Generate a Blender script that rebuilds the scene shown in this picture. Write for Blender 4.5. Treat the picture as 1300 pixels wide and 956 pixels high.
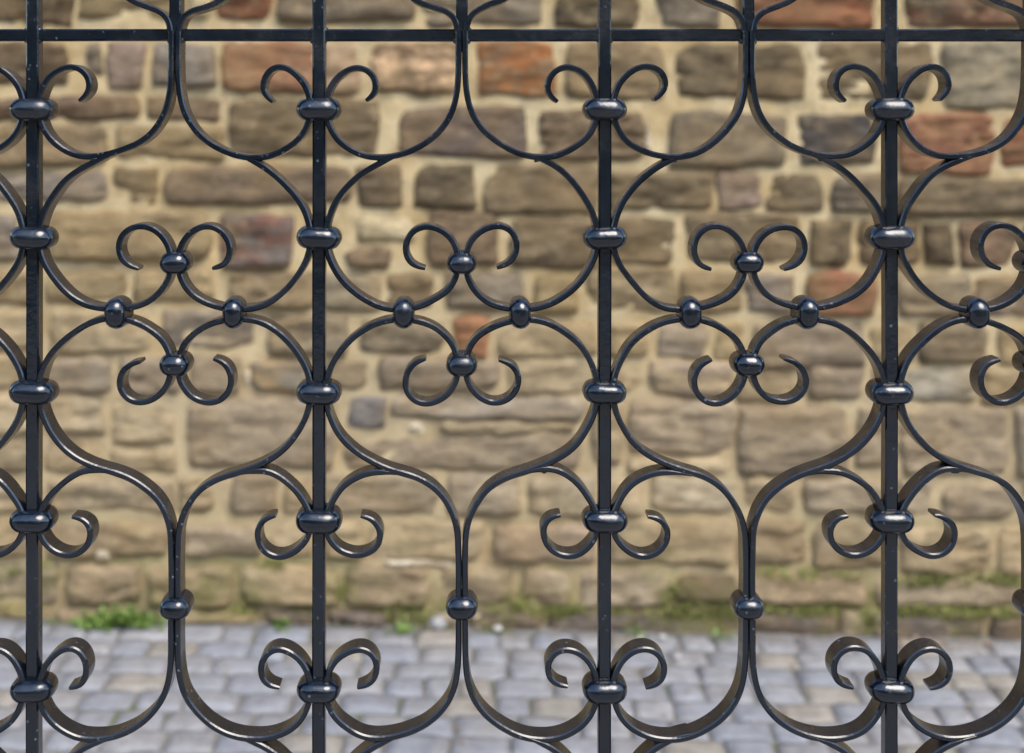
import bpy, bmesh, math, random
from mathutils import Vector, noise

random.seed(11)
scene = bpy.context.scene
for o in list(bpy.data.objects):
    bpy.data.objects.remove(o)
C = scene.collection
R = math.radians

# ------------------------------------------------------------------ camera
F = 1600.0                       # focal length in photo pixels (photo is 1300 wide)
VX, VY = 590.0, 150.0            # where the straight-ahead line meets the photo
CAM_Z = 1.5
DF = 1.40                        # distance to the fence
DW = 3.75                        # distance to the wall
cam = bpy.data.cameras.new('camera')
cam.sensor_width = 36.0
cam.sensor_fit = 'HORIZONTAL'
cam.lens = F / 1300.0 * 36.0
cam.shift_x = (650 - VX) / 1300.0
cam.shift_y = -(478 - VY) / 1300.0
cam.clip_start = 0.05
cam.clip_end = 2000
cam.dof.use_dof = True
cam.dof.focus_distance = DF
cam.dof.aperture_fstop = 3.2
camo = bpy.data.objects.new('camera', cam)
camo.location = (0, 0, CAM_Z)
camo.rotation_euler = (R(90), 0, 0)
C.objects.link(camo)
scene.camera = camo

# ------------------------------------------------------------------ sky, sun, exposure
SUN_EL, SUN_AZ = R(52), R(150)   # azimuth clockwise from +Y: behind the camera, to the right
world = bpy.data.worlds.new('World')
scene.world = world
world.use_nodes = True
wn = world.node_tree
sky = wn.nodes.new('ShaderNodeTexSky')
sky.sky_type = 'NISHITA'
sky.sun_disc = False
sky.sun_elevation = SUN_EL
sky.sun_rotation = SUN_AZ
sky.air_density = 1.0
sky.dust_density = 1.0
sky.ozone_density = 1.0
bg = wn.nodes['Background']
bg.inputs['Strength'].default_value = 0.15
wn.links.new(sky.outputs[0], bg.inputs[0])

sun = bpy.data.lights.new('sun', 'SUN')
sun.energy = 1.3
sun.angle = R(38)
sun.color = (1.0, 0.93, 0.82)
suno = bpy.data.objects.new('sun', sun)
d = Vector((math.sin(SUN_AZ) * math.cos(SUN_EL), math.cos(SUN_AZ) * math.cos(SUN_EL), math.sin(SUN_EL)))
suno.rotation_euler = d.to_track_quat('Z', 'Y').to_euler()
suno.location = d * 20
C.objects.link(suno)

vs = scene.view_settings
vs.view_transform = 'Standard'
vs.look = 'None'
vs.gamma = 1
vs.use_curve_mapping = False
vs.exposure = 1.2

# ------------------------------------------------------------------ helpers
SF = DF / F
SW = DW / F
GROUND_SLOPE = -0.019


def fx(px):
    return (px - VX) * SF


def fz(py):
    return CAM_Z - (py - VY) * SF


def wx(px):
    return (px - VX) * SW


def wz(py):
    return CAM_Z - (py - VY) * SW


def gz(x):
    return GROUND_SLOPE * x


def lin(c):
    return tuple(((v / 255.0) / 12.92 if v / 255.0 <= 0.04045 else ((v / 255.0 + 0.055) / 1.055) ** 2.4) for v in c)


def tag(o, label=None, cat=None, group=None, kind=None):
    if label:
        o['label'] = label
    if cat:
        o['category'] = cat
    if group:
        o['group'] = group
    if kind:
        o['kind'] = kind
    return o


def link(name, me, mat, parent=None):
    o = bpy.data.objects.new(name, me)
    C.objects.link(o)
    if mat and not me.materials:
        me.materials.append(mat)
    if parent:
        o.parent = parent
    return o


def mesh(name, verts, faces, smooth=True):
    me = bpy.data.meshes.new(name)
    me.from_pydata(verts, [], faces)
    if smooth:
        me.polygons.foreach_set('use_smooth', [True] * len(me.polygons))
    me.update()
    return me


def empty(name, loc):
    o = bpy.data.objects.new(name, None)
    C.objects.link(o)
    o.location = loc
    return o


# ------------------------------------------------------------------ materials
def nodes_of(name):
    m = bpy.data.materials.new(name)
    m.use_nodes = True
    nt = m.node_tree
    return m, nt, nt.nodes, nt.links, nt.nodes['Principled BSDF']


def noise_node(N, L, co, scale, detail=4, rough=0.55, mscale=None):
    n = N.new('ShaderNodeTexNoise')
    n.inputs['Scale'].default_value = scale
    n.inputs['Detail'].default_value = detail
    n.inputs['Roughness'].default_value = rough
    if mscale:
        mp = N.new('ShaderNodeMapping')
        mp.inputs['Scale'].default_value = mscale
        L.new(co, mp.inputs['Vector'])
        L.new(mp.outputs[0], n.inputs['Vector'])
    else:
        L.new(co, n.inputs['Vector'])
    return n


def ramp(N, L, src, a, b, ca=0.0, cb=1.0):
    r = N.new('ShaderNodeMapRange')
    r.inputs['From Min'].default_value = a
    r.inputs['From Max'].default_value = b
    r.inputs['To Min'].default_value = ca
    r.inputs['To Max'].default_value = cb
    L.new(src, r.inputs['Value'])
    return r.outputs[0]


def mix(N, L, fac, a, b, mode='MIX'):
    m = N.new('ShaderNodeMix')
    m.data_type = 'RGBA'
    m.blend_type = mode
    for sock, v in ((m.inputs[0], fac), (m.inputs[6], a), (m.inputs[7], b)):
        if hasattr(v, 'links') or hasattr(v, 'is_linked'):
            L.new(v, sock)
        else:
            sock.default_value = v if isinstance(v, (int, float)) else (*v[:3], 1.0)
    return m.outputs[2]


def math_node(N, L, op, a, b):
    m = N.new('ShaderNodeMath')
    m.operation = op
    for sock, v in ((m.inputs[0], a), (m.inputs[1], b)):
        if isinstance(v, (int, float)):
            sock.default_value = v
        else:
            L.new(v, sock)
    return m.outputs[0]


def bump(N, L, P, h, strength, dist, prev=None):
    b = N.new('ShaderNodeBump')
    b.inputs['Strength'].default_value = strength
    b.inputs['Distance'].default_value = dist
    L.new(h, b.inputs['Height'])
    if prev:
        L.new(prev, b.inputs['Normal'])
    L.new(b.outputs[0], P.inputs['Normal'])
    return b.outputs[0]


def make_iron():
    m, nt, N, L, P = nodes_of('black_iron_paint')
    tc = N.new('ShaderNodeTexCoord')
    geo = N.new('ShaderNodeNewGeometry')
    co = geo.outputs['Position']
    n1 = noise_node(N, L, co, 60, 4)
    col = mix(N, L, ramp(N, L, n1.outputs[0], 0.35, 0.7), (0.0018, 0.0042, 0.0090), (0.0035, 0.0072, 0.0145))
    # chips, dust grains and dried drips: small pale flecks
    v = N.new('ShaderNodeTexVoronoi')
    v.inputs['Scale'].default_value = 95
    L.new(co, v.inputs['Vector'])
    n2 = noise_node(N, L, co, 9, 3)
    sp = math_node(N, L, 'MULTIPLY', ramp(N, L, v.outputs['Distance'], 0.20, 0.10), ramp(N, L, n2.outputs[0], 0.46, 0.58))
    n4 = noise_node(N, L, co, 300, 3)
    sp = math_node(N, L, 'MULTIPLY', sp, ramp(N, L, n4.outputs[0], 0.42, 0.60))
    col = mix(N, L, math_node(N, L, 'MULTIPLY', sp, 0.75), col, (0.16, 0.19, 0.22))
    # thin dust film
    n3 = noise_node(N, L, co, 22, 5, 0.65)
    dust = ramp(N, L, n3.outputs[0], 0.52, 0.8, 0.0, 0.10)
    col = mix(N, L, dust, col, (0.11, 0.085, 0.062))
    L.new(col, P.inputs['Base Color'])
    rgh = ramp(N, L, n3.outputs[0], 0.3, 0.75, 0.10, 0.34)
    L.new(rgh, P.inputs['Roughness'])
    P.inputs['Specular IOR Level'].default_value = 1.0
    nb = noise_node(N, L, co, 170, 3, 0.5)
    b1 = bump(N, L, P, nb.outputs[0], 0.17, 0.0016)
    nb2 = noise_node(N, L, co, 38, 3, 0.5)
    bump(N, L, P, nb2.outputs[0], 0.20, 0.004, b1)
    return m


def make_stone():
    m, nt, N, L, P = nodes_of('rough_sandstone')
    geo = N.new('ShaderNodeNewGeometry')
    co = geo.outputs['Position']
    a1 = N.new('ShaderNodeAttribute'); a1.attribute_name = 'tint'
    a2 = N.new('ShaderNodeAttribute'); a2.attribute_name = 'tint_two'
    n1 = noise_node(N, L, co, 7.5, 5, 0.62, (1.0, 1.0, 1.9))
    col = mix(N, L, ramp(N, L, n1.outputs[0], 0.43, 0.60), a1.outputs['Color'], a2.outputs['Color'])
    # bedding streaks
    n2 = noise_node(N, L, co, 24, 6, 0.72, (0.75, 1.0, 1.9))
    col = mix(N, L, ramp(N, L, n2.outputs[0], 0.34, 0.68), mix(N, L, 1.0, col, (0.66, 0.64, 0.62), 'MULTIPLY'),
              mix(N, L, 1.0, col, (1.30, 1.29, 1.27), 'MULTIPLY'))
    n8 = noise_node(N, L, co, 4.5, 4, 0.6)
    col = mix(N, L, ramp(N, L, n8.outputs[0], 0.46, 0.70, 0.0, 0.50), col, (0.34, 0.225, 0.10))
    # grains
    n3 = noise_node(N, L, co, 120, 4, 0.7)
    col = mix(N, L, ramp(N, L, n3.outputs[0], 0.35, 0.68, 0.0, 0.45), col, mix(N, L, 1.0, col, (1.5, 1.45, 1.35), 'MULTIPLY'))
    # lime smears from the pointing
    n4 = noise_node(N, L, co, 20, 5, 0.7)
    col = mix(N, L, ramp(N, L, n4.outputs[0], 0.56, 0.74, 0.0, 0.65), col, lin((194, 172, 130)))
    # green algae where the foot of the wall stays damp
    sx = N.new('ShaderNodeSeparateXYZ'); L.new(co, sx.inputs[0])
    n5 = noise_node(N, L, co, 6.0, 4, 0.65)
    damp = math_node(N, L, 'MULTIPLY', ramp(N, L, sx.outputs['Z'], 0.34, 0.06), ramp(N, L, n5.outputs[0], 0.50, 0.66))
    col = mix(N, L, math_node(N, L, 'MULTIPLY', damp, 0.75), col, (0.17, 0.17, 0.045))
    L.new(col, P.inputs['Base Color'])
    P.inputs['Roughness'].default_value = 0.92
    P.inputs['Specular IOR Level'].default_value = 0.25
    b1 = bump(N, L, P, n2.outputs[0], 0.9, 0.022)
    bump(N, L, P, n3.outputs[0], 0.6, 0.005, b1)
    return m


def make_mortar():
    m, nt, N, L, P = nodes_of('lime_mortar')
    geo = N.new('ShaderNodeNewGeometry')
    co = geo.outputs['Position']
    n1 = noise_node(N, L, co, 5, 5, 0.6)
    col = mix(N, L, ramp(N, L, n1.outputs[0], 0.32, 0.68), lin((196, 168, 118)), lin((226, 207, 164)))
    n2 = noise_node(N, L, co, 26, 6, 0.75)
    col = mix(N, L, ramp(N, L, n2.outputs[0], 0.48, 0.72, 0, 0.65), col, lin((160, 134, 94)))
    n3 = noise_node(N, L, co, 34, 4, 0.7)
    col = mix(N, L, ramp(N, L, n3.outputs[0], 0.66, 0.74, 0, 0.8), col, lin((232, 220, 192)))
    sx = N.new('ShaderNodeSeparateXYZ'); L.new(co, sx.inputs[0])
    col = mix(N, L, ramp(N, L, sx.outputs['Z'], 1.05, 0.65, 0, 0.6), col, lin((192, 173, 138)))
    n5 = noise_node(N, L, co, 5.0, 4, 0.65)
    damp = math_node(N, L, 'MULTIPLY', ramp(N, L, sx.outputs['Z'], 0.40, 0.05), ramp(N, L, n5.outputs[0], 0.42, 0.62))
    col = mix(N, L, math_node(N, L, 'MULTIPLY', damp, 0.9), col, (0.20, 0.20, 0.055))
    n6 = noise_node(N, L, co, 11, 5, 0.7)
    soil = math_node(N, L, 'MULTIPLY', ramp(N, L, sx.outputs['Z'], 0.12, 0.0), ramp(N, L, n6.outputs[0], 0.35, 0.6))
    col = mix(N, L, math_node(N, L, 'MULTIPLY', soil, 0.8), col, (0.16, 0.12, 0.075))
    L.new(col, P.inputs['Base Color'])
    P.inputs['Roughness'].default_value = 0.95
    P.inputs['Specular IOR Level'].default_value = 0.2
    b1 = bump(N, L, P, n2.outputs[0], 0.8, 0.012)
    n7 = noise_node(N, L, co, 150, 4, 0.7)
    bump(N, L, P, n7.outputs[0], 0.6, 0.004, b1)
    return m


def make_sett():
    m, nt, N, L, P = nodes_of('grey_sett_stone')
    geo = N.new('ShaderNodeNewGeometry')
    co = geo.outputs['Position']
    a1 = N.new('ShaderNodeAttribute'); a1.attribute_name = 'tint'
    n1 = noise_node(N, L, co, 18, 5, 0.65)
    col = mix(N, L, ramp(N, L, n1.outputs[0], 0.32, 0.7), mix(N, L, 1.0, a1.outputs['Color'], (0.74, 0.74, 0.74), 'MULTIPLY'),
              mix(N, L, 1.0, a1.outputs['Color'], (1.22, 1.22, 1.20), 'MULTIPLY'))
    n3 = noise_node(N, L, co, 140, 4, 0.7)
    col = mix(N, L, ramp(N, L, n3.outputs[0], 0.4, 0.7, 0, 0.4), col, mix(N, L, 1.0, col, (1.5, 1.48, 1.4), 'MULTIPLY'))
    n4 = noise_node(N, L, co, 7, 4, 0.7)
    col = mix(N, L, ramp(N, L, n4.outputs[0], 0.56, 0.72, 0, 0.5), col, (0.30, 0.26, 0.19))
    L.new(col, P.inputs['Base Color'])
    P.inputs['Roughness'].default_value = 0.7
    b1 = bump(N, L, P, n1.outputs[0], 0.6, 0.010)
    bump(N, L, P, n3.outputs[0], 0.5, 0.003, b1)
    return m


def make_joint():
    m, nt, N, L, P = nodes_of('sandy_joint_soil')
    geo = N.new('ShaderNodeNewGeometry')
    co = geo.outputs['Position']
    n1 = noise_node(N, L, co, 9, 5, 0.65)
    col = mix(N, L, ramp(N, L, n1.outputs[0], 0.35, 0.65), (0.175, 0.162, 0.145), (0.27, 0.255, 0.235))
    n2 = noise_node(N, L, co, 4.2, 4, 0.65)
    col = mix(N, L, ramp(N, L, n2.outputs[0], 0.55, 0.66, 0, 0.8), col, (0.12, 0.15, 0.04))
    L.new(col, P.inputs['Base Color'])
    P.inputs['Roughness'].default_value = 0.95
    n3 = noise_node(N, L, co, 180, 4, 0.7)
    bump(N, L, P, n3.outputs[0], 0.7, 0.006)
    return m


def make_leaf(name, ca, cb, scale=14):
    m, nt, N, L, P = nodes_of(name)
    geo = N.new('ShaderNodeNewGeometry')
    n1 = noise_node(N, L, geo.outputs['Position'], scale, 4, 0.65)
    col = mix(N, L, ramp(N, L, n1.outputs[0], 0.38, 0.62), ca, cb)
    L.new(col, P.inputs['Base Color'])
    P.inputs['Roughness'].default_value = 0.6
    return m


def make_pebble(name, c):
    m, nt, N, L, P = nodes_of(name)
    geo = N.new('ShaderNodeNewGeometry')
    n1 = noise_node(N, L, geo.outputs['Position'], 60, 4, 0.65)
    col = mix(N, L, ramp(N, L, n1.outputs[0], 0.35, 0.65), [v * 0.75 for v in c], c)
    L.new(col, P.inputs['Base Color'])
    P.inputs['Roughness'].default_value = 0.85
    return m


IRON = make_iron()
STONE = make_stone()
MORTAR = make_mortar()
SETT = make_sett()
JOINT = make_joint()
MOSS = make_leaf('moss_green', (0.17, 0.185, 0.04), (0.34, 0.35, 0.10), 9)
WEED = make_leaf('fresh_leaf_green', (0.10, 0.17, 0.03), (0.25, 0.38, 0.085), 22)
GRIT = make_leaf('mixed_grit', (0.28, 0.16, 0.08), (0.42, 0.36, 0.28), 40)

# ------------------------------------------------------------------ pavement
pv = []
NX = 12
for j, y in enumerate((-400, -20, 0, DW - 0.3, DW + 6, 400)):
    for i in range(2):
        x = (-400, 400)[i]
        pv.append((x, y, gz(x) - 0.0105))
pf = [(2 * j, 2 * j + 1, 2 * j + 3, 2 * j + 2) for j in range(5)]
pavement = link('pavement', mesh('pavement', pv, pf, False), JOINT)
tag(pavement, kind='structure')


# made-up bank behind the camera, added to darken reflections on the iron fronts
BLOCKER = make_leaf('sky_blocker_dark_green', (0.030, 0.036, 0.016), (0.055, 0.060, 0.028), 3)
hv, hf = [], []
HP = [(-6.0, -0.4), (-7.0, 0.4), (-9.0, 2.6), (-13, 6.2), (-20, 10.5), (-34, 15.0), (-60, 17.0), (-120, 16.0)]
for yy, zz in HP:
    for k in range(61):
        x = -90 + 3 * k
        hv.append((x, yy + 0.8 * noise.noise(Vector((x * 0.2, yy, 0))), zz + (0.1 + zz * 0.12) * noise.noise(Vector((x * 0.25, yy * 0.3, 4))) + gz(x) * 0.3))
for j in range(len(HP) - 1):
    for k in range(60):
        hf.append((j * 61 + k, (j + 1) * 61 + k, (j + 1) * 61 + k + 1, j * 61 + k + 1))
tag(link('added_sky_blocker', mesh('added_sky_blocker', hv, hf), BLOCKER), kind='structure')


def set_attr(me, name, cols):
    a = me.attributes.new(name, 'FLOAT_COLOR', 'POINT')
    flat = []
    for c in cols:
        flat += [c[0], c[1], c[2], 1.0]
    a.data.foreach_set('color', flat)


def sett_geo(x0, x1, y0, y1, seed):
    rnd = random.Random(seed)
    nx, ny = 6, 6
    V, Fc = [], []
    hx, hy = (x1 - x0) / 2, (y1 - y0) / 2
    cx, cy = (x0 + x1) / 2, (y0 + y1) / 2
    k = rnd.uniform(0.02, 0.14)
    up = rnd.uniform(-0.004, 0.004)
    tx, ty = rnd.uniform(-0.03, 0.03), rnd.uniform(-0.03, 0.03)
    S = [-1, -0.96, -0.5, 0, 0.5, 0.96, 1]
    skew = [(rnd.uniform(-.006, .006), rnd.uniform(-.005, .005)) for _ in range(4)]
    for b in S:
        for a in S:
            px = a * math.sqrt(1 - k * b * b / 2) * hx
            py = b * math.sqrt(1 - k * a * a / 2) * hy
            for q, (sx, sy) in enumerate(((-1, -1), (1, -1), (-1, 1), (1, 1))):
                w = (1 + a * sx) / 2 * (1 + b * sy) / 2
                px += skew[q][0] * w
                py += skew[q][1] * w
            prof = (1 - abs(a) ** 18) * (1 - abs(b) ** 18)
            h = -0.009 + 0.009 * prof ** 0.6 + up + tx * px + ty * py
            h += 0.004 * noise.noise(Vector(((cx + px) * 22, (cy + py) * 22, seed % 97)))
            if abs(a) == 1 or abs(b) == 1:
                h = -0.03
            V.append((cx + px, cy + py, gz(cx + px) + h))
    n = len(S)
    for j in range(n - 1):
        for i in range(n - 1):
            Fc.append((j * n + i, j * n + i + 1, (j + 1) * n + i + 1, (j + 1) * n + i))
    g = rnd.uniform(0.92, 1.08)
    w = rnd.uniform(-0.02, 0.03)
    col = (0.272 * g + w, 0.272 * g + w * 0.6, 0.286 * g)
    if rnd.random() < 0.15:
        col = (0.30 * g, 0.27 * g, 0.23 * g)
    return V, Fc, col


setts = []
ROW = 0.104
y1 = DW - 0.055
row = 0
while y1 > 0.45:
    y0 = y1 - ROW
    x = -2.55 + random.uniform(0, 0.12)
    while x < 2.9:
        w = random.uniform(0.09, 0.165)
        setts.append((x + 0.003, x + w - 0.003, y0 + 0.003, y1 - 0.003, row))
        x += w
    y1 = y0
    row += 1
near = []
rest = []
for s in setts:
    dist = (s[2] + s[3]) / 2
    pxl = (s[0] + s[1]) / 2 * F / dist + VX
    pyl = VY + F * CAM_Z / dist
    if -60 < pxl < 1360 and pyl < 1000 and len(near) < 300:
        near.append(s)
    else:
        rest.append(s)
for i, s in enumerate(near):
    V, Fc, col = sett_geo(*s[:4], 1000 + i)
    me = mesh('sett', V, Fc)
    set_attr(me, 'tint', [col] * len(V))
    link('sett', me, SETT, pavement)
VV, FF, CC = [], [], []
for i, s in enumerate(rest):
    V, Fc, col = sett_geo(*s[:4], 3000 + i)
    o = len(VV)
    VV += V
    FF += [tuple(q + o for q in f) for f in Fc]
    CC += [col] * len(V)
me = mesh('setts_further_along', VV, FF)
set_attr(me, 'tint', CC)
tag(link('setts_further_along', me, SETT, pavement), kind='stuff')

# ------------------------------------------------------------------ stone wall
PAL = {
    'b': ((120, 101, 76), (98, 82, 60)), 'br': ((112, 94, 73), (132, 112, 86)), 'br2': ((120, 102, 76), (96, 84, 66)),
    'brdk': ((92, 78, 62), (120, 104, 82)), 'ol': ((116, 102, 78), (92, 80, 60)), 'ol2': ((126, 110, 84), (104, 90, 68)),
    'ol3': ((130, 114, 88), (104, 90, 68)), 'gb': ((112, 99, 82), (130, 116, 96)), 'gr': ((130, 118, 98), (108, 97, 82)),
    'gr2': ((122, 112, 100), (142, 128, 108)), 'red': ((158, 102, 68), (136, 92, 64)), 'red2': ((152, 98, 68), (168, 128, 92)),
    'red3': ((138, 90, 65), (156, 112, 76)), 'rb': ((122, 88, 64), (158, 98, 64)), 'rb2': ((116, 82, 62), (96, 84, 66)),
    'pur': ((112, 92, 74), (126, 104, 80)), 'purgr': ((98, 86, 76), (114, 98, 82)), 'pur2': ((110, 95, 76), (126, 107, 82)),
    'purred': ((104, 95, 86), (116, 84, 70)), 'tan': ((148, 126, 88), (166, 144, 104)), 'tan2': ((162, 142, 106), (142, 124, 92)),
    'tan3': ((158, 134, 92), (136, 116, 80)), 'tanlt': ((178, 158, 122), (156, 138, 104)), 'lt': ((196, 178, 140), (172, 154, 118)),
    'tanbr': ((140, 120, 88), (118, 102, 78)), 'tanpur': ((150, 130, 96), (112, 96, 92)), 'pk': ((172, 146, 116), (150, 124, 96)),
    'pkg': ((156, 136, 118), (134, 114, 100)), 'lichen': ((120, 98, 74), (222, 180, 132)), 'orange': ((172, 106, 56), (140, 112, 80)),
    'orange2': ((178, 108, 62), (164, 100, 60)), 'dg': ((96, 90, 84), (76, 71, 66)), 'gbl': ((138, 128, 114), (118, 110, 100)),
    'blue': ((118, 113, 108), (130, 122, 112)), 'blue2': ((120, 115, 110), (136, 122, 102)), 'white': ((182, 178, 164), (150, 142, 124)),
    'dk': ((112, 102, 92), (94, 86, 78)), 'grlt': ((156, 146, 124), (132, 120, 102)), 'brgr': ((122, 108, 92), (140, 124, 104)),
    'pugr': ((128, 113, 94), (112, 100, 86)), 'yel': ((168, 144, 94), (148, 124, 80)), 'bluor': ((126, 122, 110), (180, 138, 80)),
    'rbgr': ((136, 112, 92), (112, 96, 86)), 'pkbr': ((136, 110, 86), (118, 98, 76)), 'olgr': ((134, 120, 96), (112, 102, 84)),
    'wh': ((214, 203, 180), (198, 184, 156)), 'gl': ((150, 138, 112), (128, 118, 98)),
}
ST = [
    # row under the top of the photo
    (-35, -25, 94, 31, 'b'), (103, -28, 233, 25, 'tan3'), (240, -25, 267, 22, 'lt'), (273, -26, 343, 28, 'red'), (354, -22, 528, 27, 'gb'),
    (538, -24, 692, 35, 'gr'), (706, -22, 811, 36, 'ol'), (836, -24, 915, 37, 'gr'), (932, -22, 1113, 35, 'rb'), (1145, -24, 1312, 35, 'rb2'),
    # second
    (-30, 53, 88, 107, 'b'), (109, 56, 129, 96, 'gr'), (136, 55, 183, 113, 'pkg'), (195, 55, 274, 110, 'gbl'), (284, 53, 398, 118, 'red2'),
    (408, 53, 458, 120, 'pk'), (471, 54, 583, 117, 'lichen'), (606, 53, 705, 121, 'orange'), (718, 54, 844, 127, 'tanbr'),
    (861, 56, 1024, 125, 'ol2'), (1036, 54, 1181, 127, 'ol3'), (1193, 54, 1335, 137, 'gl'),
    # third
    (-40, 125, 178, 153, 'pur'), (190, 122, 280, 150, 'br'), (290, 126, 484, 198, 'ol3'), (505, 135, 670, 198, 'purgr'), (683, 140, 820, 204, 'br'),
    (848, 142, 1000, 211, 'olgr'), (1010, 147, 1112, 207, 'dg'), (1140, 143, 1260, 220, 'red3'), (1272, 148, 1345, 212, 'rb'),
    (-40, 159, 136, 210, 'tanbr'), (149, 160, 287, 204, 'tan3'),
    # fourth
    (-40, 222, 138, 257, 'gr2'), (146, 212, 200, 258, 'tan3'), (208, 211, 447, 257, 'pur2'), (455, 211, 512, 262, 'br2'), (528, 213, 602, 262, 'ol'),
    (614, 212, 760, 269, 'ol3'), (770, 217, 902, 267, 'ol2'), (910, 218, 968, 265, 'pkg'), (975, 220, 1045, 265, 'ol'), (1056, 222, 1134, 269, 'gr'),
    (1143, 226, 1345, 272, 'ol2'),
    # fifth
    (-40, 275, 24, 331, 'gr2'), (58, 269, 268, 333, 'tan'), (278, 274, 373, 341, 'purred'), (384, 268, 430, 300, 'lt'), (438, 313, 496, 338, 'br'),
    (455, 272, 530, 304, 'lt'), (545, 271, 630, 336, 'br'), (646, 274, 762, 338, 'ol2'), (772, 276, 856, 335, 'ol'), (868, 273, 1015, 336, 'ol2'),
    (1026, 280, 1080, 338, 'ol'), (1087, 281, 1162, 338, 'b'), (1171, 283, 1211, 338, 'br2'), (1221, 285, 1292, 338, 'pkbr'), (1301, 284, 1355, 338, 'ol'),
    # sixth
    (-40, 341, 50, 384, 'tan2'), (60, 341, 165, 385, 'tan'), (171, 342, 272, 385, 'tan3'), (294, 344, 398, 391, 'tanbr'), (410, 346, 483, 391, 'gl'),
    (493, 346, 552, 391, 'br2'), (563, 346, 665, 391, 'gr'), (679, 347, 734, 400, 'yel'), (744, 341, 860, 398, 'tan2'), (867, 345, 940, 396, 'tan3'),
    (948, 345, 1010, 393, 'gr2'), (1024, 345, 1113, 401, 'rb'), (1137, 348, 1228, 397, 'olgr'), (1236, 348, 1348, 401, 'tanpur'),
    # seventh
    (-40, 393, 50, 441, 'tanlt'), (60, 394, 192, 445, 'tanlt'), (205, 395, 326, 442, 'gr2'), (338, 399, 440, 449, 'olgr'), (458, 408, 564, 449, 'olgr'),
    (574, 403, 621, 450, 'orange2'), (634, 408, 758, 452, 'tan2'), (778, 408, 826, 449, 'tan'), (832, 409, 896, 453, 'gr2'), (908, 408, 944, 456, 'yel'),
    (952, 408, 1096, 463, 'pugr'), (1105, 413, 1156, 460, 'tan'), (1163, 412, 1256, 460, 'ol3'), (1266, 414, 1345, 462, 'tan3'),
    # eighth
    (-40, 450, 52, 493, 'tan2'), (60, 454, 146, 497, 'gr2'), (155, 452, 231, 501, 'pugr'), (240, 453, 308, 497, 'pugr'), (319, 455, 393, 495, 'bluor'),
    (414, 457, 467, 493, 'tanbr'), (480, 457, 633, 496, 'pugr'), (643, 458, 758, 498, 'tanlt'), (775, 459, 818, 498, 'tan'), (825, 461, 930, 502, 'tanpur'),
    (938, 466, 1012, 508, 'tan2'), (1026, 468, 1097, 506, 'pugr'), (1108, 470, 1136, 506, 'tan'), (1145, 466, 1237, 507, 'white'), (1247, 468, 1345, 510, 'tan'),
    # ninth
    (-40, 502, 52, 548, 'tanlt'), (60, 506, 132, 548, 'gl'), (140, 510, 222, 560, 'tanlt'), (234, 505, 428, 593, 'brgr'), (439, 504, 489, 542, 'blue'),
    (497, 503, 746, 532, 'blue2'), (556, 536, 730, 551, 'tanlt'), (437, 552, 742, 593, 'brgr'), (752, 512, 789, 590, 'tan2'), (798, 511, 932, 576, 'brgr'),
    (937, 514, 1077, 601, 'pugr'), (1087, 516, 1132, 592, 'gr'), (1141, 516, 1283, 603, 'brgr'), (1291, 518, 1355, 605, 'gr2'),
    (-40, 556, 52, 596, 'tan2'), (60, 558, 130, 598, 'tanlt'), (138, 568, 224, 600, 'tanlt'), (798, 583, 932, 602, 'tanlt'),
    # tenth
    (-40, 604, 52, 650, 'gl'), (60, 606, 224, 652, 'olgr'), (231, 604, 270, 651, 'tan'), (292, 603, 350, 652, 'pugr'), (362, 602, 398, 650, 'tan2'),
    (410, 602, 560, 653, 'gr'), (569, 603, 658, 653, 'gr2'), (668, 604, 758, 653, 'gl'), (778, 610, 816, 655, 'tanlt'), (826, 609, 934, 651, 'grlt'),
    (942, 608, 1008, 652, 'tan2'), (1017, 609, 1128, 653, 'gr'), (1138, 610, 1186, 655, 'gr2'), (1193, 613, 1292, 656, 'pugr'), (1301, 612, 1355, 656, 'gr2'),
    # eleventh
    (-40, 662, 48, 706, 'tan2'), (58, 663, 216, 705, 'tanbr'), (229, 667, 331, 705, 'pugr'), (340, 662, 400, 706, 'tan2'), (410, 664, 462, 706, 'tan'),
    (470, 660, 615, 709, 'tan2'), (627, 664, 758, 712, 'rbgr'), (776, 660, 931, 715, 'tan2'), (940, 662, 1026, 716, 'tanbr'), (1034, 664, 1128, 719, 'tanbr'),
    (1138, 670, 1257, 730, 'tan2'), (1267, 668, 1350, 729, 'tan'),
    # foot
    (-40, 717, 76, 764, 'gr2'), (83, 715, 177, 764, 'br'), (187, 717, 300, 768, 'tan'), (308, 717, 428, 768, 'tan2'), (438, 719, 546, 768, 'br'),
    (556, 720, 652, 766, 'olgr'), (662, 722, 724, 768, 'gr'), (734, 727, 846, 770, 'gr2'), (856, 727, 934, 760, 'brdk'), (942, 730, 1102, 764, 'br'),
    (1112, 738, 1292, 768, 'gr2'), (1300, 738, 1360, 770, 'br'),
    (-40, 769, 60, 786, 'tan'), (70, 772, 160, 788, 'br'), (230, 774, 330, 789, 'tan2'), (340, 774, 408, 791, 'dk'), (416, 776, 490, 794, 'dk'),
    (500, 776, 590, 797, 'gr2'), (598, 776, 690, 799, 'dk'), (699, 777, 798, 802, 'dk'), (806, 780, 934, 806, 'dk'), (943, 778, 1062, 808, 'dk'),
    (1066, 772, 1096, 808, 'gr'),
    (521, 536, 541, 548, 'wh'), (486, 711, 577, 717, 'wh'), (309, 456, 317, 492, 'wh'), (697, 146, 703, 192, 'wh'), (822, 150, 827, 190, 'wh'), (124, 693, 142, 716, 'wh'),
    (872, 12, 888, 30, 'wh'), (596, 779, 613, 785, 'wh'), (1104, 780, 1248, 809, 'dk'), (1256, 780, 1350, 812, 'dk'),
]


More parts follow.
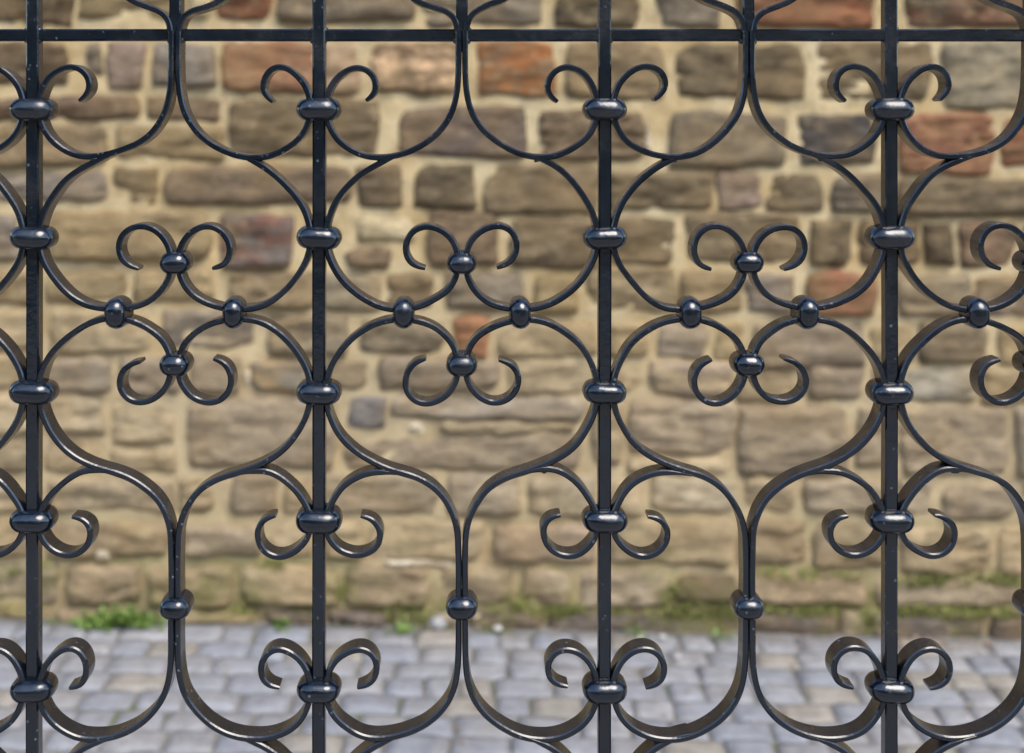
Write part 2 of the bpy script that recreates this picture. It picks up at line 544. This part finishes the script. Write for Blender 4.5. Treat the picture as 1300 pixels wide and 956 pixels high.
def stone_geo(x0, y0, x1, y1, key, seed):
    """one dressed-by-hammer stone, photo-pixel rectangle of the wall plane -> geometry"""
    rnd = random.Random(seed)
    X0, X1, Z0, Z1 = wx(x0), wx(x1), wz(y1), wz(y0)
    hx, hz = (X1 - X0) / 2, (Z1 - Z0) / 2
    cx, cz = (X0 + X1) / 2, (Z0 + Z1) / 2
    nx = max(5, min(26, int(hx * 2 / 0.016)))
    nz = max(5, min(14, int(hz * 2 / 0.013)))

    def spread(n):
        return [-1, -0.95] + [-0.95 + 1.9 * i / n for i in range(1, n)] + [0.95, 1]
    S, T = spread(nx), spread(nz)
    k = rnd.uniform(0.10, 0.30)
    if hx / hz > 2.2:
        k *= 0.7
    proud = rnd.uniform(0.010, 0.028)
    tilt_x, tilt_z = rnd.uniform(-0.006, 0.006), rnd.uniform(-0.008, 0.006)
    j = 0.011
    crack = rnd.choice((0.006, 0.010, 0.016, 0.024))
    sk = [(rnd.uniform(-j, j), rnd.uniform(-j, j) * 0.8) for _ in range(4)]
    V, Fc = [], []
    off = Vector((seed * 1.37 % 50, seed * 0.73 % 50, 0))
    for b in T:
        for a in S:
            px = a * math.sqrt(1 - k * b * b / 2) * hx
            pz = b * math.sqrt(1 - k * a * a / 2) * hz
            for q, (sx, sz) in enumerate(((-1, -1), (1, -1), (-1, 1), (1, 1))):
                w = (1 + a * sx) / 2 * (1 + b * sz) / 2
                px += sk[q][0] * w
                pz += sk[q][1] * w
            # wavering outline
            e = max(abs(a), abs(b))
            wob = 0.010 * e ** 3
            px += wob * noise.noise(Vector((px * 18, pz * 18, 3.1)) + off)
            pz += wob * noise.noise(Vector((px * 18, pz * 18, 9.7)) + off)
            ea, eb = max(0.0, 1 - (1 - abs(a)) * hx / 0.022), max(0.0, 1 - (1 - abs(b)) * hz / 0.020)
            edge = (1 - min(ea, 1) ** 2) * (1 - min(eb, 1) ** 2)
            h = -0.005 + (proud + 0.005) * edge ** 0.8
            h += tilt_x * a + tilt_z * b
            p = Vector((px * 6, pz * 15, 0)) + off
            rel = noise.fractal(p, 0.8, 2.1, 5) * 0.015
            ridge = abs(noise.noise(Vector((px * 4, pz * 26, 5.0)) + off))
            rel -= crack * max(0, 0.13 - ridge) / 0.13 * max(0, min(1, 0.5 + 2 * noise.noise(Vector((px * 7, pz * 7, 8.0)) + off)))
            h += max(rel, -0.75 * (proud + 0.002)) * min(1, edge * 2.0)
            if abs(a) == 1 or abs(b) == 1:
                h = -0.02
            V.append((cx + px, DW - h, cz + pz))
    n = len(S)
    for jj in range(len(T) - 1):
        for i in range(n - 1):
            Fc.append((jj * n + i, jj * n + i + 1, (jj + 1) * n + i + 1, (jj + 1) * n + i))
    c1, c2 = PAL[key]
    low = 0 if key in ('dk', 'brdk', 'blue', 'wh') else min(1, max(0, ((y0 + y1) / 2 - 330) / 200))          # the weathered lower courses are paler
    lv = lambda c: tuple(v + (p - v) * 0.55 * low for v, p in zip(c, (180, 162, 131)))
    gy = lambda c: tuple(v + (sum(c) / 3 - v) * (0.16 if c[0] > c[2] * 1.6 and c[0] > 130 else 0.04) for v in c)
    c1, c2 = gy(lv(c1)), gy(lv(c2))
    g = rnd.uniform(0.98, 1.30)
    c1 = tuple(v * g for v in lin(c1))
    c2 = tuple(v * g for v in lin(c2))
    return V, Fc, c1, c2


wall = empty('stone_wall', (0, DW, 0))
tag(wall, 'old rubble wall of brown and reddish sandstone blocks in wide pale mortar', 'wall')
INV = wall.matrix_world.inverted()
# mortar bed: uneven sheet with body behind it
WL, WR, WT, WB = -900, 2080, -420, 850
nx, nz = 420, 190
V, Fc = [], []
for jz in range(nz + 1):
    for ix in range(nx + 1):
        px = WL + (WR - WL) * ix / nx
        py = WB + (WT - WB) * jz / nz
        X, Z = wx(px), wz(py)
        h = 0.0075 * noise.fractal(Vector((X * 11, Z * 11, 2)), 0.8, 2.0, 4) - 0.001
        V.append((X, DW - h - DW, Z))
n = nx + 1
for jz in range(nz):
    for ix in range(nx):
        Fc.append((jz * n + ix, jz * n + ix + 1, (jz + 1) * n + ix + 1, (jz + 1) * n + ix))
o4 = len(V)
X0, X1, Z0, Z1 = wx(WL), wx(WR), wz(WB), wz(WT)
V += [(X0, 0.5, Z0), (X1, 0.5, Z0), (X1, 0.5, Z1), (X0, 0.5, Z1)]
TL, TR, BL, BR = nz * n, nz * n + nx, 0, nx
Fc += [tuple([o4, o4 + 3, TL] + [BL]), (o4 + 1, BR, TR, o4 + 2), (o4 + 1, o4 + 2, o4 + 3, o4)]
Fc += [tuple([o4 + 3, o4 + 2] + [nz * n + i for i in range(nx, -1, -1)])]
link('mortar', mesh('mortar', V, Fc), MORTAR, wall)


def shift(V):
    return [(a, b - DW, c) for a, b, c in V]


for i, s in enumerate(ST):
    gw = 1.5 if s[4] == 'wh' else 2.3
    V, Fc, c1, c2 = stone_geo(s[0] - gw, s[1] - gw, s[2] + gw, s[3] + gw, s[4], 100 + i)
    me = mesh('stone', shift(V), Fc)
    set_attr(me, 'tint', [c1] * len(V))
    set_attr(me, 'tint_two', [c2] * len(V))
    link('stone', me, STONE, wall)

# courses that run on beyond the photo's edges
rnd = random.Random(5)
extra = []
keys = ['b', 'br', 'ol', 'ol2', 'ol3', 'gb', 'gr', 'gr2', 'rb', 'pur', 'tan', 'tan2', 'tanbr', 'red', 'pk', 'brgr', 'olgr', 'tan3', 'pugr']


def course(xa, xb, ya, yb):
    x = xa
    while x < xb - 25:
        w = min(rnd.uniform(55, 190), xb - x)
        if xb - (x + w) < 40:
            w = xb - x
        extra.append((x + 5, ya + 5, x + w - 5, yb - 5, rnd.choice(keys)))
        x += w


y = -34
while y > WT + 40:
    h = rnd.uniform(48, 78)
    course(WL, WR, y - h, y)
    y -= h
y = -34
while y < 780:
    h = rnd.uniform(42, 74)
    course(WL, -44, y, min(y + h, 800))
    course(1358, WR, y, min(y + h, 815))
    y += h
VV, FF, A, B = [], [], [], []
for i, s in enumerate(extra):
    V, Fc, c1, c2 = stone_geo(*s, 900 + i)
    o = len(VV)
    VV += shift(V)
    FF += [tuple(q + o for q in f) for f in Fc]
    A += [c1] * len(V)
    B += [c2] * len(V)
me = mesh('stones_further_along', VV, FF)
set_attr(me, 'tint', A)
set_attr(me, 'tint_two', B)
tag(link('stones_further_along', me, STONE, wall), kind='stuff')

# ------------------------------------------------------------------ iron fence
fence = empty('iron_fence', (0, DF, 0))
tag(fence, 'black painted wrought iron fence of scrolls and collars in front of the wall', 'fence')
P = 361.8
C0 = 224.5
BAYS = list(range(-3, 6))
MOD = 733.0                                  # drop from one pattern field to the next
TH, DEP = 7.6 * SF, 30 * SF                  # flat strip: thickness, depth
BW, BD = 16.2 * SF, 19 * SF                  # square bar


def catmull(pts, step):
    out = []
    n = len(pts)
    for i in range(n - 1):
        p0 = pts[max(i - 1, 0)]; p1 = pts[i]; p2 = pts[i + 1]; p3 = pts[min(i + 2, n - 1)]
        if i == 0:
            p0 = (2 * p1[0] - p2[0], 2 * p1[1] - p2[1])
        if i == n - 2:
            p3 = (2 * p2[0] - p1[0], 2 * p2[1] - p1[1])
        seg = math.hypot(p2[0] - p1[0], p2[1] - p1[1])
        m = max(2, int(seg / step))
        for q in range(m):
            t = q / m
            # centripetal-ish via tangents scaled to segment length
            l0 = math.hypot(p1[0] - p0[0], p1[1] - p0[1]) or 1
            l1 = seg or 1
            l2 = math.hypot(p3[0] - p2[0], p3[1] - p2[1]) or 1
            r = []
            for k in (0, 1):
                m1 = ((p1[k] - p0[k]) / l0 * l1 / (l0 + l1) * 1.0 * l1 + (p2[k] - p1[k]) / l1 * l0 / (l0 + l1) * l1)
                m2 = ((p2[k] - p1[k]) / l1 * l2 / (l1 + l2) * l1 + (p3[k] - p2[k]) / l2 * l1 / (l1 + l2) * l1)
                h00 = 2 * t ** 3 - 3 * t ** 2 + 1
                h10 = t ** 3 - 2 * t ** 2 + t
                h01 = -2 * t ** 3 + 3 * t ** 2
                h11 = t ** 3 - t ** 2
                r.append(h00 * p1[k] + h10 * m1 + h01 * p2[k] + h11 * m2)
            out.append(tuple(r))
    out.append(pts[-1])
    return out


def smooth(pts, it=3):
    for _ in range(it):
        q = [pts[0]]
        for i in range(1, len(pts) - 1):
            q.append(tuple((pts[i - 1][k] + 2 * pts[i][k] + pts[i + 1][k]) / 4 for k in (0, 1)))
        q.append(pts[-1])
        pts = q
    return pts


def strip(name, uv, c, sgn, taper_end=True, taper_start=False, jit=2.1, dv=0.0, vshift=0.0):
    """flat iron strip swept along a curve in the fence plane (photo px), chamfered section"""
    pts = smooth(catmull(uv, 4.0), 5)
    ph, acc, q_ = random.uniform(0, 99), 0.0, []
    for i, (u, v) in enumerate(pts):
        if i:
            acc += math.hypot(u - pts[i - 1][0], v - pts[i - 1][1])
        w_ = max(0.12, min(1, (u - 8) / 28, (168 - u) / 22))
        q_.append((u + w_ * jit * 2.2 * noise.noise(Vector((acc * 0.013, ph, 0))), v + w_ * jit * 1.7 * noise.noise(Vector((acc * 0.013, ph, 7)))))
    pts = q_
    n = len(pts)
    L = [0]
    for i in range(1, n):
        L.append(L[-1] + math.hypot(pts[i][0] - pts[i - 1][0], pts[i][1] - pts[i - 1][1]))
    V, Fc = [], []
    phase = random.uniform(0, 50)
    for i, (u, v) in enumerate(pts):
        a = pts[max(i - 1, 0)]; b = pts[min(i + 1, n - 1)]
        t = Vector((b[0] - a[0], b[1] - a[1])).normalized()
        nrm = Vector((-t.y, t.x))
        th, dp = TH, DEP
        rem = L[-1] - L[i]
        if taper_end and rem < 24:
            f = rem / 24
            th = TH * (0.55 + 0.45 * f ** 0.6)
            dp = DEP * (0.86 + 0.14 * f)
        if taper_start and L[i] < 30:
            th = TH * (0.35 + 0.65 * L[i] / 30)
        th *= 1 + 0.06 * noise.noise(Vector((L[i] * 0.05, phase, 0)))
        ch = min(TH * 0.22, th * 0.3)
        wob = 0.0007 * noise.noise(Vector((L[i] * 0.02, phase, 4)))
        for (q, y) in ((-th / 2 + ch, -dp / 2), (th / 2 - ch, -dp / 2), (th / 2, -dp / 2 + ch), (th / 2, dp / 2 - ch),
                       (th / 2 - ch, dp / 2), (-th / 2 + ch, dp / 2), (-th / 2, dp / 2 - ch), (-th / 2, -dp / 2 + ch)):
            uu = u + nrm.x * q / SF
            vv = v + nrm.y * q / SF + vshift
            V.append((fx(c + sgn * uu), y + wob, fz(vv)))
        if i:
            o = (i - 1) * 8
            for q in range(8):
                Fc.append((o + q, o + (q + 1) % 8, o + 8 + (q + 1) % 8, o + 8 + q))
    Fc.append(tuple(range(7, -1, -1)))
    Fc.append(tuple(range((n - 1) * 8, n * 8)))
    if sgn < 0:
        Fc = [tuple(reversed(f)) for f in Fc]
    me = mesh(name, V, Fc)
    # flat strips stay crisp: chamfers are shaded smooth, broad faces flat by angle
    me.set_sharp_from_angle(angle=R(32))
    return link(name, me, IRON, fence)


def bar(name, x0, x1, z0, z1, d, yo=0.0):
    w = (x1 - x0)
    horizontal = w > (z1 - z0)
    n = int(max(w, z1 - z0) / 0.03) + 1
    V, Fc = [], []
    ph = random.uniform(0, 40)
    ch = 0.0016
    for i in range(n + 1):
        f = i / n
        if horizontal:
            a, b = (z0 + z1) / 2, (z1 - z0) / 2
        else:
            a, b = (x0 + x1) / 2, (x1 - x0) / 2
        a += 0.0006 * noise.noise(Vector((f * 9, ph, 0)))
        b *= 1 + 0.03 * noise.noise(Vector((f * 23, ph, 5)))
        hd = d / 2
        for (q, y) in ((-b + ch, -hd), (b - ch, -hd), (b, -hd + ch), (b, hd - ch), (b - ch, hd), (-b + ch, hd), (-b, hd - ch), (-b, -hd + ch)):
            if horizontal:
                V.append((x0 + w * f, y + yo, a + q))
            else:
                V.append((a + q, y + yo, z0 + (z1 - z0) * f))
        if i:
            o = (i - 1) * 8
            for q in range(8):
                fc = (o + q, o + (q + 1) % 8, o + 8 + (q + 1) % 8, o + 8 + q)
                Fc.append(tuple(reversed(fc)) if horizontal else fc)
    e0, e1 = tuple(range(7, -1, -1)), tuple(range(n * 8, n * 8 + 8))
    Fc += [tuple(reversed(e0)), tuple(reversed(e1))] if horizontal else [e0, e1]
    me = mesh(name, V, Fc)
    me.set_sharp_from_angle(angle=R(32))
    return link(name, me, IRON, fence)


def collar_mesh(hw, hd, r, rz, seed):
    """cushion-shaped band wrapped round the bars: half width / half depth of its path, tube radii"""
    rnd = random.Random(seed)
    V, Fc = [], []
    m = 20
    cr = min(hw, hd) * 0.55                     # rounded-rectangle path, exact normals
    path = []
    for q, (sx, sy) in enumerate(((1, 1), (-1, 1), (-1, -1), (1, -1))):
        for k in range(9):
            a = (q + k / 8.0) * math.pi / 2
            nv = Vector((math.cos(a), math.sin(a)))
            path.append((sx * (hw - cr) + nv.x * cr, sy * (hd - cr) + nv.y * cr, nv))
        # a point midway along the straight side that follows
        if q % 2 == 0:
            path.append((0.0, sy * hd, Vector((0, sy))))
        else:
            path.append((sx * hw, 0.0, Vector((sx, 0))))
    # order: straight side after corner q runs to corner q+1
    n = len(path)
    for px, py, nv in path:
        for jj in range(m):
            b = 2 * math.pi * jj / m
            rr = r * math.cos(b)
            q = 1 + 0.045 * noise.noise(Vector((px * 60, py * 60, math.sin(b) * 1.5 + seed * 3.7)))
            V.append((px + nv.x * rr * q, py + nv.y * rr * q, rz * math.sin(b) * q))
    for i in range(n):
        for jj in range(m):
            i2, j2 = (i + 1) % n, (jj + 1) % m
            Fc.append((i * m + jj, i2 * m + jj, i2 * m + j2, i * m + j2))
    return mesh('collar', V, Fc)


BIG = [collar_mesh(15.2 * SF, 13.5 * SF, 13.4 * SF, 14.0 * SF, s) for s in range(6)]
SMALL = [collar_mesh(6.2 * SF, 14 * SF, 13.4 * SF, 14.0 * SF, 20 + s) for s in range(6)]


def collar(kind, px, py, turn=False):
    o = link('collar', random.choice(BIG if kind == 'big' else SMALL), IRON, fence)
    o.location = (fx(px), 0, fz(py))
    o.rotation_euler = (random.uniform(-0.05, 0.05), (math.pi / 2 if turn else 0) + random.uniform(-0.05, 0.05), random.uniform(-0.04, 0.04))
    s = random.uniform(0.97, 1.04)
    o.scale = (s, 1, s * random.uniform(0.98, 1.03))
    return o


# curves of one half bay, right of the centre line (u, v in photo px)
UP_A = [(4.2, 40), (4.2, 75), (4.6, 98), (6.5, 120), (12.5, 143), (29, 168), (55, 187), (90, 198.5), (126, 196), (153, 181), (167, 160),
        (171.4, 139), (168.5, 118), (158, 99), (143, 87.5), (126, 85), (113, 93), (107.5, 107), (110.5, 119.5), (121, 128)]
UP_B = [(74, 194.5), (88, 198.5), (99, 203), (113, 210), (130, 222), (149, 242), (163, 264), (170, 286), (171.6, 302), (169, 321), (157, 346), (134, 371), (104, 388),
        (73, 391), (34, 380), (16, 366), (7.5, 351), (4.6, 333), (5.5, 318), (11, 305), (24, 291.5), (42, 286), (59, 291), (70, 305), (70, 323), (60, 336), (46, 340)]
SUM = 795.0
LO_B = [(u, SUM - v) for u, v in UP_B[8:]]
LO_MAIN = [(171.6, 480), (171.4, 497), (169, 515), (156, 545), (131, 573), (103, 588), (82, 594.5), (55, 603.5), (32, 619), (14, 643), (6, 667), (4.4, 695), (4.2, 766),
           (4.2, 778)]
# the lower cross scroll rises to the bar collar too
LO_BB = [(171.6, 497 + 14)] + LO_B
LO_C = [(72, 599), (86, 595.5), (101, 594), (118, 595.5), (133, 602), (151, 616), (164, 635), (170.5, 648), (171.6, 658), (169, 677), (154, 694.5), (129, 702.5), (111, 695), (103, 679), (105, 663),
        (115, 654), (127, 652)]
TOP_S = [(5.5, 40), (6.5, 31), (12, 20), (30, 11), (52, 3), (68, -10), (74, -28), (66, -44), (50, -46)]

zt = fz(-190)
zb = gz(0) - 0.1
for i in range(BAYS[0], BAYS[-1] + 2):
    bx_ = C0 - P / 2 + P * i
    bar('vertical_bar', fx(bx_) - BW / 2, fx(bx_) + BW / 2, zb, zt, BD)
x0, x1 = fx(C0 - P / 2 + P * BAYS[0]) - 0.02, fx(C0 + P / 2 + P * BAYS[-1]) + 0.02
RB = 15.2 * SF
for py in (45, -178, 45 + 2 * MOD - 8):
    bar('rail', x0, x1, fz(py) - RB / 2, fz(py) + RB / 2, BD - 0.004)

for i in BAYS:
    c = C0 + P * i
    bar('centre_bar', fx(c) - 7.4 * SF, fx(c) + 7.4 * SF, fz(66), zt, DEP * 0.8)
    for sgn in (-1, 1):
        strip('scroll', TOP_S, c, sgn)
        for vs_ in (0.0, MOD):
            strip('scroll', UP_A if vs_ == 0 else [(4.2, 42)] + UP_A[1:-2] + [(109, 121), (118, 132), (132, 135)], c, sgn, vshift=vs_)
            strip('scroll', UP_B, c, sgn, True, True, vshift=vs_)
            strip('scroll', LO_BB, c, sgn, vshift=vs_)
            strip('scroll', LO_MAIN, c, sgn, False, vshift=vs_)
            strip('scroll', LO_C, c, sgn, True, True, vshift=vs_)
    for vs_ in (0.0, MOD):
        collar('small', c, 332.5 + vs_)
        collar('small', c, 461 + vs_)
        collar('small', c - 73.5, 396 + vs_, True)
        collar('small', c + 73.5, 396 + vs_, True)
        if vs_ == 0:
            collar('small', c, 767)
for i in range(BAYS[0], BAYS[-1] + 2):
    bx_ = C0 - P / 2 + P * i
    for vs_ in (0.0, MOD):
        for py in (139, 301, 496.5, 658):
            collar('big', bx_, py + vs_)

def weld_mesh(seed):
    bm = bmesh.new()
    bmesh.ops.create_icosphere(bm, subdivisions=2, radius=1)
    for v in bm.verts:
        v.co *= 1 + 0.35 * noise.noise(v.co * 1.7 + Vector((seed * 9.1, 0, 0)))
    me = bpy.data.meshes.new('weld')
    bm.to_mesh(me)
    bm.free()
    me.polygons.foreach_set('use_smooth', [True] * len(me.polygons))
    return me


WELDS = [weld_mesh(k) for k in range(6)]


def weld(px, py, rx, rz, y, ry=4.0):
    o = link('weld', random.choice(WELDS), IRON, fence)
    o.location = (fx(px), y, fz(py))
    o.scale = (rx * SF * random.uniform(.8, 1.2), ry * SF, rz * SF * random.uniform(.8, 1.2))
    o.rotation_euler = (0, random.uniform(-0.5, 0.5), 0)


for i in BAYS:
    c = C0 + P * i
    if not -400 < c < 1700:
        continue
    for sgn in (-1, 1):
        weld(c + sgn * random.uniform(94, 101), 201.5, 7.5, 3.2, -DEP * 0.36)
        weld(c + sgn * random.uniform(94, 101), 593.5, 7.5, 3.2, -DEP * 0.36)
        for dv in (-1, 1):
            weld(c + sgn * 7.0, 45 + dv * 7.0, 4.6, 4.4, -DEP * 0.12, 6.0)
            weld(c + P / 2 + sgn * 7.2, 45 + dv * 6.6, 4.2, 4.0, -BD * 0.12, 5.0)

# ------------------------------------------------------------------ growth and litter at the foot of the wall
def blade_cloud(zones, seed, size, out=0.03):
    rnd = random.Random(seed)
    V, Fc = [], []
    for (xa, xb, ya, yb, n) in zones:
        # cushions: a few centres, leaves gather around them
        for _ in range(max(1, n // 8)):
            ux, uy = rnd.uniform(xa, xb), rnd.uniform(ya, yb)
            sp = rnd.uniform(3, 8)
            for _ in range(14):
                px, py = rnd.gauss(ux, sp), rnd.gauss(uy, sp * 0.45)
                X, Z = wx(px), wz(py)
                Z = max(Z, gz(X) - 0.01)
                Y = DW - rnd.uniform(0.0, out)
                s = size * rnd.uniform(0.5, 1.4)
                d1 = Vector((rnd.gauss(0, 1), rnd.gauss(0, 1), rnd.gauss(0, 1) + 0.3)).normalized() * s
                d2 = d1.cross(Vector((rnd.gauss(0, 1), rnd.gauss(0, 1), rnd.gauss(0, 1)))).normalized() * s * 0.5
                p = Vector((X, Y, Z))
                o = len(V)
                V += [tuple(p - d1), tuple(p + d2), tuple(p + d1), tuple(p - d2)]
                Fc.append((o, o + 1, o + 2, o + 3))
    return V, Fc


MZ = [(0, 62, 712, 730, 150), (230, 268, 724, 770, 140), (318, 360, 708, 722, 90), (415, 445, 742, 768, 100), (495, 545, 768, 786, 180),
      (642, 668, 748, 774, 160), (676, 745, 767, 780, 240), (742, 860, 770, 782, 220), (840, 858, 735, 765, 90), (862, 960, 762, 782, 420),
      (950, 1060, 764, 780, 380), (960, 1100, 718, 732, 220), (1085, 1110, 765, 800, 130), (1136, 1300, 728, 742, 520), (1140, 1300, 768, 782, 640),
      (0, 60, 764, 772, 60), (560, 640, 764, 776, 120), (300, 330, 766, 778, 60), (380, 400, 768, 786, 50)]
V, Fc = blade_cloud(MZ, 3, 0.0055, 0.022)
moss = link('moss', mesh('moss', V, Fc, False), MOSS)
tag(moss, 'yellow green moss growing in the joints at the foot of the wall', 'moss', kind='stuff')


def plant(name, px, py, wpx, hpx, n, leaf, label, seed, mat=WEED):
    rnd = random.Random(seed)
    X, Z0 = wx(px), None
    base = empty(name, (X, DW - 0.06, gz(X) - 0.005))
    tag(base, label, 'plant', 'weeds along the wall foot')
    V, Fc = [], []
    SV, SFc = [], []
    for k in range(n):
        bx0 = rnd.uniform(-1, 1) * wpx * SW * 0.5
        f = 1 - abs(bx0) / (wpx * SW * 0.5 + 1e-6) * 0.55
        tip = Vector((bx0 + rnd.gauss(0, 0.018), rnd.uniform(-0.05, 0.03), rnd.uniform(0.25, 1.0) * f * hpx * SW))
        root = Vector((bx0 * 0.8, 0, 0))
        # stem: thin three-sided tube
        o = len(SV)
        for q in range(3):
            an = q * 2.094
            SV.append(tuple(root + Vector((math.cos(an), math.sin(an), 0)) * 0.0014))
        for q in range(3):
            an = q * 2.094
            SV.append(tuple(tip + Vector((math.cos(an), math.sin(an), 0)) * 0.0008))
        for q in range(3):
            SFc.append((o + q, o + (q + 1) % 3, o + 3 + (q + 1) % 3, o + 3 + q))
        # leaf: six-sided, folded along the midrib
        d1 = Vector((rnd.gauss(0, 1), rnd.gauss(0, 0.8) - 0.4, rnd.gauss(0.25, 0.35))).normalized()
        side = d1.cross(Vector((0, 0, 1)))
        if side.length < 0.1:
            side = Vector((1, 0, 0))
        side.normalize()
        up = side.cross(d1).normalized()
        l = leaf * rnd.uniform(0.6, 1.3)
        w = l * rnd.uniform(0.28, 0.42)
        o = len(V)
        p = [tip, tip + d1 * l * 0.35 + side * w + up * w * 0.3, tip + d1 * l * 0.75 + side * w * 0.8 + up * w * 0.15, tip + d1 * l - up * l * 0.12,
             tip + d1 * l * 0.75 - side * w * 0.8 + up * w * 0.15, tip + d1 * l * 0.35 - side * w + up * w * 0.3, tip + d1 * l * 0.5]
        V += [tuple(q) for q in p]
        for q in range(6):
            Fc.append((o + 6, o + q, o + (q + 1) % 6))
    link('leaves', mesh('leaves', V, Fc), mat, base)
    link('stems', mesh('stems', SV, SFc), mat, base)
    return base


plant('weed', 160, 772, 92, 21, 360, 0.019, 'bright green leafy weed, the largest at the foot of the wall', 1)
plant('weed', 362, 790, 14, 16, 26, 0.018, 'small green weed sprouting left of the second vertical bar from the left', 2)
plant('weed', 514, 792, 22, 12, 34, 0.018, 'low green weed left of the middle ball collar', 3)
plant('weed', 802, 806, 12, 8, 18, 0.015, 'tiny green weed right of the third vertical bar', 4)
plant('weed', 908, 806, 14, 8, 18, 0.015, 'tiny green weed left of the right hand ball collar', 5)


def pebble(px, py, r, label, mat, seed, flat=0.65):
    d_ = F * CAM_Z / (py - VY)
    X = (px - VX) * d_ / F
    bm = bmesh.new()
    bmesh.ops.create_icosphere(bm, subdivisions=3, radius=1)
    for v in bm.verts:
        q = 1 + 0.28 * noise.noise(v.co * 1.1 + Vector((seed * 7, 0, 0)))
        v.co = Vector((v.co.x * r * q * 1.2, v.co.y * r * q, v.co.z * r * q * flat))
    me = bpy.data.meshes.new('pebble')
    bm.to_mesh(me)
    bm.free()
    me.polygons.foreach_set('use_smooth', [True] * len(me.polygons))
    o = link('pebble', me, mat)
    yy = min(d_, DW - 0.04)
    o.location = (X, yy, gz(X) + r * flat * 0.75)
    tag(o, label, 'pebble', 'loose stones on the pavement edge')


WHITE = make_pebble('white_pebble', (0.62, 0.60, 0.56))
PALE = make_pebble('pale_grey_pebble', (0.42, 0.41, 0.40))
pebble(556, 797, 0.022, 'pale grey stone lying left of the middle ball collar', PALE, 1, 0.8)
pebble(632, 799, 0.011, 'small whitish stone right of the middle ball collar', WHITE, 2)
pebble(841, 806, 0.010, 'brightest white pebble, right of the third vertical bar', WHITE, 3)
pebble(812, 808, 0.008, 'white pebble next to the tiny weed right of the third bar', WHITE, 4)
pebble(860, 830, 0.008, 'white pebble on the setts, well out from the wall', WHITE, 5)

# grit and leaf crumbs swept against the wall
rnd = random.Random(8)
V, Fc = [], []
for _ in range(520):
    zone = rnd.choice([(1130, 1260, 800, 816), (-20, 700, 785, 800), (600, 1300, 798, 812), (400, 1000, 800, 900), (0, 1300, 800, 950)])
    px, py = rnd.uniform(zone[0], zone[1]), rnd.uniform(zone[2], zone[3])
    dd = F * CAM_Z / (py - VY)
    dd = min(dd, DW - 0.03)
    X = (px - VX) * dd / F
    s = rnd.uniform(0.002, 0.0065)
    p = Vector((X, dd, gz(X) + s * 0.5 + 0.001))
    o = len(V)
    ax = [Vector((rnd.uniform(.6, 1.4) * s, 0, 0)), Vector((0, rnd.uniform(.6, 1.4) * s, 0)), Vector((0, 0, rnd.uniform(.4, .9) * s))]
    an = rnd.uniform(0, 6.28)
    rot = lambda v: Vector((v.x * math.cos(an) - v.y * math.sin(an), v.x * math.sin(an) + v.y * math.cos(an), v.z))
    ax = [rot(v) for v in ax]
    V += [tuple(p + ax[0]), tuple(p + ax[1]), tuple(p - ax[0]), tuple(p - ax[1]), tuple(p + ax[2]), tuple(p - ax[2])]
    for q in range(4):
        Fc += [(o + q, o + (q + 1) % 4, o + 4), (o + (q + 1) % 4, o + q, o + 5)]
tag(link('grit', mesh('grit', V, Fc, False), GRIT), 'brown grit and leaf crumbs scattered along the pavement edge', 'grit', kind='stuff')
